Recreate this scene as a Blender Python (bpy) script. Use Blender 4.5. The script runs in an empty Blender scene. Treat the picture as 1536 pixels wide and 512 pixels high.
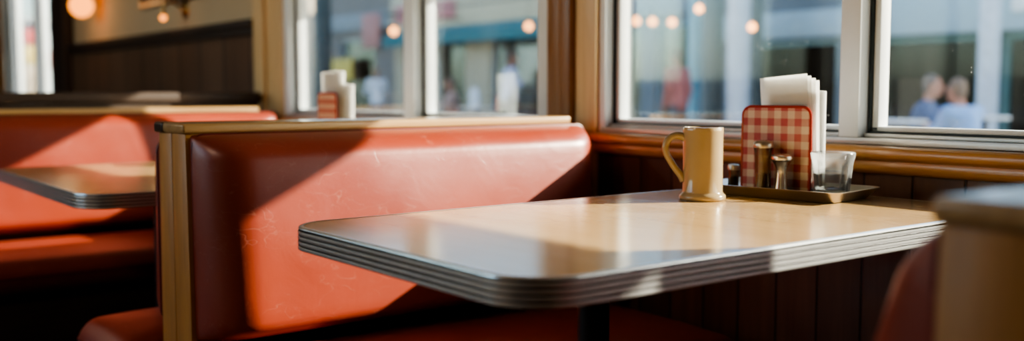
import bpy, bmesh, math, random
from mathutils import Vector, Matrix, noise as mnoise
random.seed(7)
SC = bpy.context.scene
COL = SC.collection
PI = math.pi

# ------------------------------------------------------------------ helpers
def new_bm(): return bmesh.new()

def bx(bm, x0, x1, y0, y1, z0, z1, bev=0.0, seg=2, taper=None):
    vs = [bm.verts.new((x, y, z)) for x in (x0, x1) for y in (y0, y1) for z in (z0, z1)]
    if taper:
        for v in vs:
            taper(v)
    fs = [(0,1,3,2),(4,6,7,5),(0,4,5,1),(2,3,7,6),(0,2,6,4),(1,5,7,3)]
    faces = [bm.faces.new([vs[i] for i in f]) for f in fs]
    if bev > 0:
        es = list({e for f in faces for e in f.edges})
        bmesh.ops.bevel(bm, geom=es, offset=bev, segments=seg, profile=0.5, affect='EDGES')
    return bm

def rounded_box(bm, x0, x1, y0, y1, z0, z1, r, n=(6,24,12), warp=None, rs=None):
    """box with big rounded edges; warp(p,uvw)->p for bulges"""
    c = Vector(((x0+x1)/2,(y0+y1)/2,(z0+z1)/2)); h = Vector(((x1-x0)/2,(y1-y0)/2,(z1-z0)/2))
    rr = Vector(rs) if rs else Vector((r, r, r))
    cache = {}
    def params(n, hh, r):
        # denser samples near the rounded rims
        t = []
        k = 6
        for i in range(k): t.append(-1 + (1-math.cos(PI/2*i/k)) * 0 + (i/k)*(r/hh))
        for i in range(n+1): t.append(-1 + r/hh + (2-2*r/hh)*i/n)
        for i in range(1, k+1): t.append(1 - r/hh + (i/k)*(r/hh))
        return t
    P = [params(n[a], h[a], min(rr[a], h[a]*.999)) for a in range(3)]
    def vert(i, j, k):
        key = (i, j, k)
        if key in cache: return cache[key]
        u = Vector((P[0][i], P[1][j], P[2][k]))
        p = Vector((u.x*h.x, u.y*h.y, u.z*h.z))
        q = Vector([max(-(h[a]-rr[a]), min(h[a]-rr[a], p[a])) for a in range(3)])
        d = Vector([(p[a]-q[a])/rr[a] for a in range(3)])
        if d.length > 1e-9:
            m = max(abs(d.x), abs(d.y), abs(d.z))
            d = d.normalized()*m
        p = Vector([q[a] + d[a]*rr[a] for a in range(3)]) + c
        if warp: p = warp(p, u)
        v = bm.verts.new(p); cache[key] = v
        return v
    N = [len(P[a])-1 for a in range(3)]
    def quad(a, b, c_, d):
        try: bm.faces.new((a, b, c_, d))
        except ValueError: pass
    for i in (0, N[0]):
        for j in range(N[1]):
            for k in range(N[2]):
                quad(vert(i,j,k), vert(i,j+1,k), vert(i,j+1,k+1), vert(i,j,k+1))
    for j in (0, N[1]):
        for i in range(N[0]):
            for k in range(N[2]):
                quad(vert(i,j,k), vert(i+1,j,k), vert(i+1,j,k+1), vert(i,j,k+1))
    for k in (0, N[2]):
        for i in range(N[0]):
            for j in range(N[1]):
                quad(vert(i,j,k), vert(i+1,j,k), vert(i+1,j+1,k), vert(i,j+1,k))
    return bm

def tube(bm, pts, rad, seg=10, closed=False, caps=True):
    pts = [Vector(p) for p in pts]
    n = len(pts)
    rads = rad if isinstance(rad, (list, tuple)) else [rad]*n
    rings = []
    up = None
    for i, p in enumerate(pts):
        if closed: t = pts[(i+1) % n] - pts[i-1]
        else: t = pts[min(i+1, n-1)] - pts[max(i-1, 0)]
        t.normalize()
        if up is None:
            up = Vector((0,0,1)) if abs(t.z) < .9 else Vector((1,0,0))
        a = t.cross(up)
        if a.length < 1e-6: a = t.cross(Vector((0,1,0)))
        a.normalize(); b = a.cross(t).normalized(); up = b
        rings.append([bm.verts.new(p + a*math.cos(2*PI*k/seg)*rads[i] + b*math.sin(2*PI*k/seg)*rads[i]) for k in range(seg)])
    rng = range(n) if closed else range(n-1)
    for i in rng:
        r0, r1 = rings[i], rings[(i+1) % n]
        for k in range(seg):
            bm.faces.new((r0[k], r0[(k+1)%seg], r1[(k+1)%seg], r1[k]))
    if caps and not closed:
        bm.faces.new(list(reversed(rings[0]))); bm.faces.new(rings[-1])
    return bm

def lathe(bm, prof, seg=40, origin=(0,0,0), flute=0, depth=0.0, frange=None):
    o = Vector(origin); rings = []
    for (r, z) in prof:
        if r < 1e-6:
            rings.append([bm.verts.new(o + Vector((0,0,z)))])
        else:
            ring = []
            for k in range(seg):
                a = 2*PI*k/seg
                rr = r
                if flute and frange and frange[0] <= z <= frange[1]:
                    rr = r*(1 - depth*abs(math.sin(a*flute/2)))
                ring.append(bm.verts.new(o + Vector((rr*math.cos(a), rr*math.sin(a), z))))
            rings.append(ring)
    for a, b in zip(rings, rings[1:]):
        if len(a) == 1 and len(b) == 1: continue
        for k in range(seg):
            k2 = (k+1) % seg
            if len(a) == 1: bm.faces.new((a[0], b[k2], b[k]))
            elif len(b) == 1: bm.faces.new((a[k], a[k2], b[0]))
            else: bm.faces.new((a[k], a[k2], b[k2], b[k]))
    return bm

def rrect(x0, x1, y0, y1, r, n=10):
    rs = r if isinstance(r, (list, tuple)) else [r]*4
    out = []
    for (cx, cy, a0, q) in ((x1-rs[0], y0+rs[0], -PI/2, rs[0]), (x1-rs[1], y1-rs[1], 0, rs[1]),
                            (x0+rs[2], y1-rs[2], PI/2, rs[2]), (x0+rs[3], y0+rs[3], PI, rs[3])):
        for i in range(n+1):
            a = a0 + PI/2*i/n
            out.append((cx+q*math.cos(a), cy+q*math.sin(a)))
    return out

def loop_prism(bm, outline, z0, z1, bev=0.0):
    """flat solid from an xy outline"""
    b = [bm.verts.new((x, y, z0)) for x, y in outline]
    t = [bm.verts.new((x, y, z1)) for x, y in outline]
    n = len(outline)
    bm.faces.new(list(reversed(b))); bm.faces.new(t)
    for i in range(n):
        bm.faces.new((b[i], b[(i+1)%n], t[(i+1)%n], t[i]))
    return bm

def obj(name, bm, m, parent=None, smooth=True, angle=35, loc=None, rotz=0):
    bmesh.ops.recalc_face_normals(bm, faces=bm.faces)
    me = bpy.data.meshes.new(name); bm.to_mesh(me); bm.free()
    if isinstance(m, (list, tuple)):
        for q in m: me.materials.append(q)
    else: me.materials.append(m)
    if smooth:
        for p in me.polygons: p.use_smooth = True
        try: me.set_sharp_from_angle(angle=math.radians(angle))
        except Exception: pass
    o = bpy.data.objects.new(name, me); COL.objects.link(o)
    if parent is not None: o.parent = parent
    if loc: o.location = loc
    if rotz: o.rotation_euler = (0, 0, rotz)
    return o

def tag(o, label=None, cat=None, group=None, kind=None):
    if label: o['label'] = label
    if cat: o['category'] = cat
    if group: o['group'] = group
    if kind: o['kind'] = kind
    return o

def thing(name, label, cat, loc=(0,0,0), rotz=0, group=None, kind=None):
    o = bpy.data.objects.new(name, None); COL.objects.link(o)
    o.empty_display_size = .05
    o.location = loc; o.rotation_euler = (0,0,rotz)
    return tag(o, label, cat, group, kind)

def dup(root, loc, rotz=None, label=None, group=None):
    r = root.copy(); COL.objects.link(r); r.location = loc
    if rotz is not None: r.rotation_euler = (r.rotation_euler.x, r.rotation_euler.y, rotz)
    if label: r['label'] = label
    if group: r['group'] = group
    for ch in list(root.children):
        c = ch.copy(); COL.objects.link(c); c.parent = r
        for g in list(ch.children):
            d = g.copy(); COL.objects.link(d); d.parent = c
    return r

def struct(name, bm, m, parent=None, **k):
    o = obj(name, bm, m, parent, **k)
    if parent is None: o['kind'] = 'structure'
    return o

# ------------------------------------------------------------------ materials
MATS = {}
class NT:
    def __init__(self, name):
        self.m = bpy.data.materials.new(name); self.m.use_nodes = True
        self.t = self.m.node_tree; self.t.nodes.clear()
        self.out = self.t.nodes.new('ShaderNodeOutputMaterial')
    def n(self, typ, **kw):
        nd = self.t.nodes.new(typ)
        for k, v in kw.items():
            if k in nd.inputs: 
                nd.inputs[k].default_value = v
            else: setattr(nd, k, v)
        return nd
    def l(self, a, b): self.t.links.new(a, b)
    def bsdf(self, **kw):
        p = self.n('ShaderNodeBsdfPrincipled', **kw); self.l(p.outputs[0], self.out.inputs[0]); return p
    def coord(self, scale=(1,1,1), which='Object', rot=(0,0,0)):
        c = self.n('ShaderNodeTexCoord'); mp = self.n('ShaderNodeMapping')
        mp.inputs['Scale'].default_value = scale; mp.inputs['Rotation'].default_value = rot
        self.l(c.outputs[which], mp.inputs[0]); return mp.outputs[0]
    def noise(self, vec, scale, detail=4, rough=.5, dist=0):
        q = self.n('ShaderNodeTexNoise'); q.inputs['Scale'].default_value = scale
        q.inputs['Detail'].default_value = detail; q.inputs['Roughness'].default_value = rough
        q.inputs['Distortion'].default_value = dist
        if vec is not None: self.l(vec, q.inputs['Vector'])
        return q.outputs[0]
    def ramp(self, fac, stops, interp='LINEAR'):
        r = self.n('ShaderNodeValToRGB'); e = r.color_ramp.elements; r.color_ramp.interpolation = interp
        while len(e) < len(stops): e.new(.5)
        for el, (p, c) in zip(e, stops):
            el.position = p; el.color = (*c, 1) if len(c) == 3 else c
        self.l(fac, r.inputs[0]); return r.outputs[0]
    def mix(self, fac, a, b, mode='MIX'):
        m = self.n('ShaderNodeMix', data_type='RGBA', blend_type=mode)
        for s, i in ((fac, 0), (a, 6), (b, 7)):
            if isinstance(s, (int, float)): m.inputs[i].default_value = s
            elif isinstance(s, tuple): m.inputs[i].default_value = (*s, 1) if len(s) == 3 else s
            else: self.l(s, m.inputs[i])
        return m.outputs[2]
    def math(self, op, a, b=None, c=None):
        m = self.n('ShaderNodeMath', operation=op)
        for i, s in enumerate((a, b, c)):
            if s is None: continue
            if isinstance(s, (int, float)): m.inputs[i].default_value = s
            else: self.l(s, m.inputs[i])
        return m.outputs[0]
    def bump(self, h, strength, dist, normal=None):
        b = self.n('ShaderNodeBump'); b.inputs['Strength'].default_value = strength; b.inputs['Distance'].default_value = dist
        self.l(h, b.inputs['Height'])
        if normal is not None: self.l(normal, b.inputs['Normal'])
        return b.outputs[0]

def plain(name, col, rough=.5, metal=0., spec=.5, var=.12, nscale=9, coat=0.):
    t = NT(name); v = t.coord()
    f = t.noise(v, nscale, 4)
    d = tuple(c*(1-var) for c in col); b = tuple(min(1, c*(1+var)) for c in col)
    c = t.ramp(f, [(.3, d), (.7, b)])
    p = t.bsdf(Roughness=rough, Metallic=metal); t.l(c, p.inputs['Base Color'])
    p.inputs['Specular IOR Level'].default_value = spec
    p.inputs['Coat Weight'].default_value = coat
    return t.m

def wood(name, light, dark, grain='y', scale=1., rough=.4, ring=.5, coat=.25, bump=.15):
    t = NT(name)
    s = {'x': (1.5,22,22), 'y': (22,1.5,22), 'z': (22,22,1.5)}[grain]
    v = t.coord(tuple(q*scale for q in s))
    f1 = t.noise(v, 1.0, 6, .6, 1.2)
    f2 = t.noise(v, 5.0, 3, .6)
    f3 = t.noise(t.coord((2,2,2)), 1.3, 2)
    f = t.math('ADD', t.math('MULTIPLY', f1, .65), t.math('MULTIPLY', f2, .35))
    c = t.ramp(f, [(.32, dark), (.5, tuple((a*.55+b*.45) for a, b in zip(light, dark))), (.68, light)])
    c = t.mix(t.math('MULTIPLY', f3, .5), c, tuple(q*.55 for q in light), 'MULTIPLY') if False else c
    p = t.bsdf(Roughness=rough); t.l(c, p.inputs['Base Color'])
    p.inputs['Coat Weight'].default_value = coat; p.inputs['Coat Roughness'].default_value = .2
    t.l(t.bump(f, bump, .002), p.inputs['Normal'])
    return t.m

def leather(name, base, lo):
    t = NT(name)
    v = t.coord()
    big = t.noise(v, 2.2, 3)
    c = t.ramp(big, [(.3, lo), (.7, base)])
    # worn pale crease lines: thin meandering contours, broken up
    lm = None
    for sc_n, wd, br, st in ((7.5, .0035, 16, .9), (15, .007, 27, .8), (30, .012, 40, .5)):
        n_ = t.noise(t.coord((1,1,1.6), rot=(.3*sc_n, .4, .2)), sc_n, 2, .4, .4)
        d_ = t.math('ABSOLUTE', t.math('SUBTRACT', n_, .5))
        ln = t.ramp(d_, [(0, (1,1,1)), (wd, (0,0,0))])
        mk = t.ramp(t.noise(v, br*.45, 2), [(.52, (0,0,0)), (.62, (1,1,1))])
        q_ = t.math('MULTIPLY', t.math('MULTIPLY', ln, mk), st)
        lm = q_ if lm is None else t.math('MAXIMUM', lm, q_)
    c = t.mix(t.math('MULTIPLY', lm, .22), c, (.72,.42,.32))
    grain = t.noise(v, 420, 2)
    r = t.ramp(t.noise(v, 7, 4), [(.3, (.30,)*3), (.7, (.42,)*3)])
    p = t.bsdf(); t.l(c, p.inputs['Base Color']); t.l(r, p.inputs['Roughness'])
    p.inputs['Specular IOR Level'].default_value = .55
    p.inputs['Coat Weight'].default_value = .35; p.inputs['Coat Roughness'].default_value = .38
    n1 = t.bump(grain, .22, .0006)
    n2 = t.bump(t.math('SUBTRACT', t.noise(v, 9, 4, .55, .6), t.math('MULTIPLY', lm, .12)), .22, .006, n1)
    t.l(n2, p.inputs['Normal'])
    return t.m

def planks(name, c1, c2, axis='x', width=.12, rough=.45):
    """vertical boards with dark grooves across `axis`"""
    t = NT(name)
    co = t.n('ShaderNodeTexCoord'); sp = t.n('ShaderNodeSeparateXYZ'); t.l(co.outputs['Object'], sp.inputs[0])
    a = t.math('DIVIDE', sp.outputs['XYZ'.index(axis.upper())], width)
    fr = t.math('FRACT', a); idx = t.math('FLOOR', a)
    g = t.math('ABSOLUTE', t.math('SUBTRACT', fr, .5))
    groove = t.ramp(g, [(.465, (0,0,0)), (.49, (1,1,1))])
    wn = t.n('ShaderNodeTexWhiteNoise', noise_dimensions='1D'); t.l(idx, wn.inputs['W'])
    s = (26,26,1.6)
    f = t.noise(t.coord(s), 1, 6, .6, 1)
    f = t.math('ADD', t.math('MULTIPLY', f, .8), t.math('MULTIPLY', wn.outputs[0], .25))
    c = t.ramp(f, [(.3, c2), (.75, c1)])
    c = t.mix(groove, c, tuple(q*.18 for q in c2))
    p = t.bsdf(Roughness=rough); t.l(c, p.inputs['Base Color'])
    p.inputs['Coat Weight'].default_value = .15
    t.l(t.bump(t.math('SUBTRACT', t.math('MULTIPLY', f, .2), groove), .5, .004), p.inputs['Normal'])
    return t.m

def emit(name, col, strength):
    t = NT(name); f = t.noise(t.coord(), 6, 2)
    c = t.ramp(f, [(.2, tuple(q*.92 for q in col)), (.8, col)])
    e = t.n('ShaderNodeEmission'); e.inputs[1].default_value = strength
    t.l(c, e.inputs[0]); t.l(e.outputs[0], t.out.inputs[0]); return t.m

def pane_glass(name, dirt=1.0, tint=(.93,.97,.97), refl=.35):
    """flat window glass: clear, mirror-like at a glance, a thin dusty film with specks and smears"""
    t = NT(name); v = t.coord()
    tr = t.n('ShaderNodeBsdfTransparent'); tr.inputs[0].default_value = (*tint, 1)
    gl = t.n('ShaderNodeBsdfGlossy'); gl.inputs['Roughness'].default_value = .02
    fr = t.n('ShaderNodeFresnel'); fr.inputs[0].default_value = 1.45
    mx = t.n('ShaderNodeMixShader'); t.l(t.math('MULTIPLY', fr.outputs[0], refl), mx.inputs[0])
    t.l(tr.outputs[0], mx.inputs[1]); t.l(gl.outputs[0], mx.inputs[2])
    di = t.n('ShaderNodeBsdfTranslucent'); di.inputs[0].default_value = (.9,.93,.95,1)
    vo = t.n('ShaderNodeTexVoronoi'); vo.inputs['Scale'].default_value = 110; t.l(v, vo.inputs['Vector'])
    spot = t.ramp(vo.outputs['Distance'], [(.05, (1,1,1)), (.13, (0,0,0))])
    sel = t.ramp(t.noise(v, 26, 2), [(.62, (0,0,0)), (.68, (1,1,1))])
    specks = t.math('MULTIPLY', t.math('MULTIPLY', spot, sel), .28*dirt)
    smear = t.ramp(t.noise(t.coord((9,9,2.5), rot=(0,.5,0)), 1.5, 5, .6), [(.45, (0,0,0)), (.8, (1,1,1))])
    film = t.math('ADD', t.math('MULTIPLY', smear, 0.004*dirt), .0005*dirt)
    mx2 = t.n('ShaderNodeMixShader'); t.l(t.math('ADD', specks, film), mx2.inputs[0])
    t.l(mx.outputs[0], mx2.inputs[1]); t.l(di.outputs[0], mx2.inputs[2])
    t.l(mx2.outputs[0], t.out.inputs[0]); return t.m

def solid_glass(name, tint=(1,1,1), rough=.02, ior=1.45, milk=.1):
    t = NT(name); v = t.coord()
    tr = t.n('ShaderNodeBsdfTransparent'); tr.inputs[0].default_value = (*tint, 1)
    gl = t.n('ShaderNodeBsdfGlossy'); gl.inputs['Roughness'].default_value = rough
    lw = t.n('ShaderNodeLayerWeight'); lw.inputs[0].default_value = .35
    f = t.math('MULTIPLY', lw.outputs['Fresnel'], 1.0)
    mx = t.n('ShaderNodeMixShader'); t.l(f, mx.inputs[0]); t.l(tr.outputs[0], mx.inputs[1]); t.l(gl.outputs[0], mx.inputs[2])
    di = t.n('ShaderNodeBsdfTranslucent'); di.inputs[0].default_value = (*tint, 1)
    mx2 = t.n('ShaderNodeMixShader')
    t.l(t.math('ADD', t.math('MULTIPLY', t.noise(v, 60, 3), milk), t.math('MULTIPLY', lw.outputs['Facing'], milk)), mx2.inputs[0])
    t.l(mx.outputs[0], mx2.inputs[1]); t.l(di.outputs[0], mx2.inputs[2])
    t.l(mx2.outputs[0], t.out.inputs[0]); return t.m

def gingham(name, period, cream, red):
    t = NT(name)
    co = t.n('ShaderNodeTexCoord'); sp = t.n('ShaderNodeSeparateXYZ'); t.l(co.outputs['Object'], sp.inputs[0])
    def stripe(o):
        f = t.math('FRACT', t.math('ADD', t.math('DIVIDE', o, period), 100.12))
        return t.math('GREATER_THAN', f, .5)
    s = t.math('MULTIPLY', t.math('ADD', stripe(sp.outputs[0]), stripe(sp.outputs[2])), .5)
    mid = tuple((a*.45+b*.55) for a, b in zip(cream, red))
    c = t.ramp(s, [(0, cream), (.25, mid), (.75, red)], 'CONSTANT')
    c = t.mix(t.math('MULTIPLY', t.noise(t.coord(), 90, 3), .25), c, tuple(q*.6 for q in red))
    p = t.bsdf(Roughness=.35); t.l(c, p.inputs['Base Color']); p.inputs['Coat Weight'].default_value = .3
    return t.m

M = dict(
    leather=leather('leather', (.34,.052,.022), (.26,.038,.020)),
    piping=plain('piping', (.13,.014,.014), .4),
    laminate=None,
    oak=wood('amber_oak', (.62,.30,.072), (.37,.16,.034), 'z', 1., .45, coat=.08),
    oak_y=wood('cap_oak', (.62,.40,.17), (.36,.19,.07), 'y', 1., .3, coat=1.),
    oak_x=wood('sill_oak', (.72,.38,.13), (.48,.22,.07), 'x', 1., .28, coat=.5),
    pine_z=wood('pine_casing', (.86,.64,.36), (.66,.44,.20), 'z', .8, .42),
    shaded_z=wood('shaded_casing', (.36,.165,.05), (.19,.075,.02), 'z', 1., .38),  # darker copy of the casing wood, shade put into the tone
    varnish=plain('worn_dark_varnish', (.035,.018,.014), .3),
    wainscot=planks('dark_wainscot', (.20,.090,.045), (.105,.045,.023), 'x', .105),
    back_panel=planks('far_wainscot', (.20,.115,.070), (.13,.07,.042), 'x', .30),
    darkwood=wood('dark_stained_wood', (.055,.032,.021), (.03,.017,.012), 'y', 1, .65, coat=0.),
    cream=plain('cream_plaster', (.62,.47,.30), .8, var=.05, nscale=3),
    ceiling=plain('ceiling_paint', (.45,.40,.33), .9, var=.04),
    floor=None,
    white_alu=plain('white_window_frame', (.86,.91,.93), .4, var=.04),
    alu=plain('grey_aluminium', (.55,.55,.53), .35, .5, var=.06),
    gasket=plain('dark_gasket', (.02,.035,.04), .5),
    glass=pane_glass('window_glass'),
    edge=plain('ribbed_aluminium_edge', (.92,.93,.93), .27, .72, var=.05, nscale=30),
    groove=plain('edge_groove', (.02,.02,.02), .6),
    iron=plain('black_iron', (.012,.012,.013), .4, 0, var=.2),
    mug=plain('tan_glaze', (.41,.31,.175), .13, 0, .5, var=.06, nscale=14, coat=.6),
    coffee=plain('coffee', (.05,.012,.006), .05),
    mug_in=plain('red_brown_glaze', (.30,.05,.04), .2),
    steel=plain('tray_steel', (.62,.56,.49), .32, 1., var=.12, nscale=12),
    chrome=plain('shaker_chrome', (.75,.70,.62), .26, 1., var=.1, nscale=50),
    bronze=plain('shaker_cap', (.58,.50,.38), .35, .9, var=.2, nscale=70),
    shaker_glass=solid_glass('smoky_shaker_glass', (.80,.72,.58), .05, milk=.16),
    clear_glass=solid_glass('clear_tumbler_glass', (.98,.99,.99), .03, milk=.15),
    salt=plain('salt', (.78,.72,.62), .8),
    spice=plain('ground_spice', (.42,.32,.20), .8),
    pepper=plain('pepper', (.13,.09,.06), .8),
    gingham=gingham('red_gingham', .0292, (.84,.66,.47), (.50,.05,.035)),
    red_rim=plain('red_rim', (.42,.04,.028), .25, coat=.4),
    paper=plain('napkin_paper', (.88,.87,.85), .85, var=.02, nscale=20),
    clear_plate=solid_glass('clear_acrylic', (.96,.98,.98), .06, milk=.12),
)
t = NT('napkin_tissue'); d_ = t.n('ShaderNodeBsdfDiffuse'); tl_ = t.n('ShaderNodeBsdfTranslucent'); mx_ = t.n('ShaderNodeMixShader'); mx_.inputs[0].default_value = .68
c = t.ramp(t.noise(t.coord(), 40, 3), [(.3, (.94,.94,.93)), (.7, (.97,.97,.96))]); t.l(c, d_.inputs[0]); t.l(c, tl_.inputs[0])
t.l(d_.outputs[0], mx_.inputs[1]); t.l(tl_.outputs[0], mx_.inputs[2]); t.l(mx_.outputs[0], t.out.inputs[0]); M['paper'] = t.m
# ---- laminate table top
t = NT('tan_laminate'); v = t.coord((2.0, 16, 16))
f = t.noise(v, 1.6, 5, .55, .8); f2 = t.noise(t.coord(), 3, 3)
c = t.ramp(t.math('ADD', t.math('MULTIPLY', f, .7), t.math('MULTIPLY', f2, .3)), [(.3, (.61,.385,.175)), (.7, (.69,.455,.215))])
p = t.bsdf(); t.l(c, p.inputs['Base Color'])
t.l(t.ramp(t.noise(t.coord(), 11, 5), [(.3, (.15,)*3), (.7, (.22,)*3)]), p.inputs['Roughness'])
p.inputs['Specular IOR Level'].default_value = .6
p.inputs['Coat Weight'].default_value = .4; p.inputs['Coat Roughness'].default_value = .16
t.l(t.bump(t.noise(t.coord(), 35, 3), .04, .002), p.inputs['Normal'])
M['laminate'] = t.m
# ---- floor tiles
t = NT('floor_tiles')
ck = t.n('ShaderNodeTexChecker'); ck.inputs['Scale'].default_value = 3.3
ck.inputs[1].default_value = (.05,.035,.03,1); ck.inputs[2].default_value = (.09,.06,.045,1); t.l(t.coord(), ck.inputs[0])
p = t.bsdf(Roughness=.35); t.l(t.mix(.2, ck.outputs[0], t.ramp(t.noise(t.coord(), 8), [(.3,(.03,.02,.02)),(.7,(.1,.07,.05))])), p.inputs['Base Color'])
M['floor'] = t.m

# ================================================================== camera
cam_d = bpy.data.cameras.new('camera'); cam = bpy.data.objects.new('camera', cam_d); COL.objects.link(cam)
cam.location = (0, 0, .95)
cam.rotation_euler = (math.radians(90-4.54), 0, math.radians(52.486))
cam_d.sensor_width = 36; cam_d.lens = 1500/1536*36; cam_d.clip_start = .02; cam_d.clip_end = 400
cam_d.dof.use_dof = True; cam_d.dof.focus_distance = 1.66; cam_d.dof.aperture_fstop = 1.95; cam_d.dof.aperture_blades = 0
SC.camera = cam

# ================================================================== room
WY = 1.80          # room face of the window wall
X0, X1, YB, ZC = -11.0, 3.2, -3.0, 2.75
SILL = .80
HEAD = 2.05
openings = [(-9.45,-7.56,.80), (-3.88,-2.13,.80), (-1.965,.55,.80)]
bm = new_bm()
bx(bm, X0, X1, WY, WY+.08, 0, SILL)
bx(bm, X0, X1, WY, WY+.08, HEAD, ZC)
xs = [X0] + [v for o in openings for v in o[:2]] + [X1]
for i in range(0, len(xs), 2): bx(bm, xs[i], xs[i+1], WY, WY+.08, SILL, HEAD)
struct('wall_front', bm, M['cream'], smooth=False)
struct('floor', bx(new_bm(), X0-.1, X1+.1, YB-.1, WY+.08, -.1, 0), M['floor'], smooth=False)
struct('ceiling', bx(new_bm(), X0-.1, X1+.1, YB-.1, WY+.08, ZC, ZC+.1), M['ceiling'], smooth=False)
struct('wall_left', bx(new_bm(), X0-.1, X0, YB, WY+.08, 0, ZC), M['back_panel'], smooth=False)
struct('wall_right', bx(new_bm(), X1, X1+.1, YB, WY+.08, 0, ZC), M['cream'], smooth=False)
bm = new_bm()
fill_openings = [(-7.2,-5.2), (-4.7,-2.7)]  # unseen windows added behind the camera as cool daylight fill
bx(bm, X0, X1, YB-.1, YB, 0, 1.0); bx(bm, X0, X1, YB-.1, YB, 2.40, ZC)
xs = [X0] + [v for o in fill_openings for v in o] + [X1]
for i in range(0, len(xs), 2): bx(bm, xs[i], xs[i+1], YB-.1, YB, 1.0, 2.40)
struct('wall_back', bm, M['cream'], smooth=False)
for i, (a, b) in enumerate(fill_openings):
    bm = new_bm()
    for (p0, p1, q0, q1) in ((a, a+.05, 1.0, 2.40), (b-.05, b, 1.0, 2.40), ((a+b)/2-.03, (a+b)/2+.03, 1.05, 2.35), (a+.05, b-.05, 1.0, 1.05), (a+.05, b-.05, 2.35, 2.40)):
        bx(bm, p0, p1, YB-.07, YB-.02, q0, q1, .003)
    wf = struct('window_%d' % (i+4), bm, M['white_alu'])  # frame of an added fill window, out of view
    obj('pane', bx(new_bm(), a+.05, b-.05, YB-.05, YB-.045, 1.05, 2.35), M['glass'], wf, smooth=False)
g = new_bm(); bx(g, -40, 30, -30, YB-.11, -.2, 0); struct('back_yard', g, plain('yard_gravel', (.45,.44,.42), .9), smooth=False)

# plank wainscot below the windows, and the taller one further along
struct('trim_1', bx(new_bm(), -4.0, X1-.005, WY-.022, WY-.002, .005, .79), M['wainscot'], smooth=False)
bm = new_bm(); bx(bm, -7.195, -4.125, WY-.022, WY-.002, .005, 1.225)
struct('trim_2', bm, M['back_panel'], smooth=False)
bm = new_bm()
bx(bm, -7.195, -4.125, WY-.055, WY-.002, 1.225, 1.262, .006); bx(bm, -7.195, -4.125, WY-.04, WY-.002, 1.195, 1.225, .004)
struct('trim_3', bm, M['darkwood'])
struct('trim_4', bx(new_bm(), -7.575, -7.20, WY-.07, WY-.002, .005, ZC-.01, .006), M['darkwood'])
struct('baseboard_front', bx(new_bm(), -7.1, X1-.01, WY-.036, WY-.023, .005, .10, .004), M['darkwood'])

# moulded wooden sill (stool) running under both windows
def sill_profile(bm, x0, x1):
    prof = [(WY+.02, .80), (WY-.018, .80), (WY-.024, .787), (WY-.034, .7885), (WY-.040, .795), (WY-.043, .806), (WY-.040, .8135),
            (WY-.050, .816), (WY-.057, .824), (WY-.057, .834), (WY-.051, .841), (WY-.04, .843), (WY+.02, .843)]
    a = [bm.verts.new((x0, y, z)) for y, z in prof]; b = [bm.verts.new((x1, y, z)) for y, z in prof]
    n = len(prof)
    for i in range(n): bm.faces.new((a[i], a[(i+1)%n], b[(i+1)%n], b[i]))
    bm.faces.new(list(reversed(a))); bm.faces.new(b)
    return bm
struct('trim_5', sill_profile(new_bm(), -1.942, 1.2), M['oak_x'], angle=50)
struct('trim_6', sill_profile(new_bm(), -3.86, -2.15), M['oak_x'], angle=50)

# pier casing between the two windows: same wood, shade toned into the left boards
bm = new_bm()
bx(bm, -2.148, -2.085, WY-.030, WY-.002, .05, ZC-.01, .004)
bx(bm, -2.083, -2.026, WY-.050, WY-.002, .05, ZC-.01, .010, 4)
struct('trim_7', bm, M['shaded_z'])
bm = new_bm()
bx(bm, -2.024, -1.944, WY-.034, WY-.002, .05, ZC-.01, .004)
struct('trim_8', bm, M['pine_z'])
# left casing of the window by the far table
bm = new_bm()
bx(bm, -4.12, -4.02, WY-.045, WY-.002, .05, ZC-.01, .006, 3); struct('trim_9', bm, M['pine_z'])
bm = new_bm(); bx(bm, -4.018, -3.863, WY-.028, WY-.002, .05, ZC-.01, .005)
struct('trim_12', bm, M['pine_z'])
bm = new_bm()
bx(bm, -9.75, -9.415, WY-.045, WY-.002, .05, ZC-.01, .006, 3)
struct('trim_10', bm, M['oak'])

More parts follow.
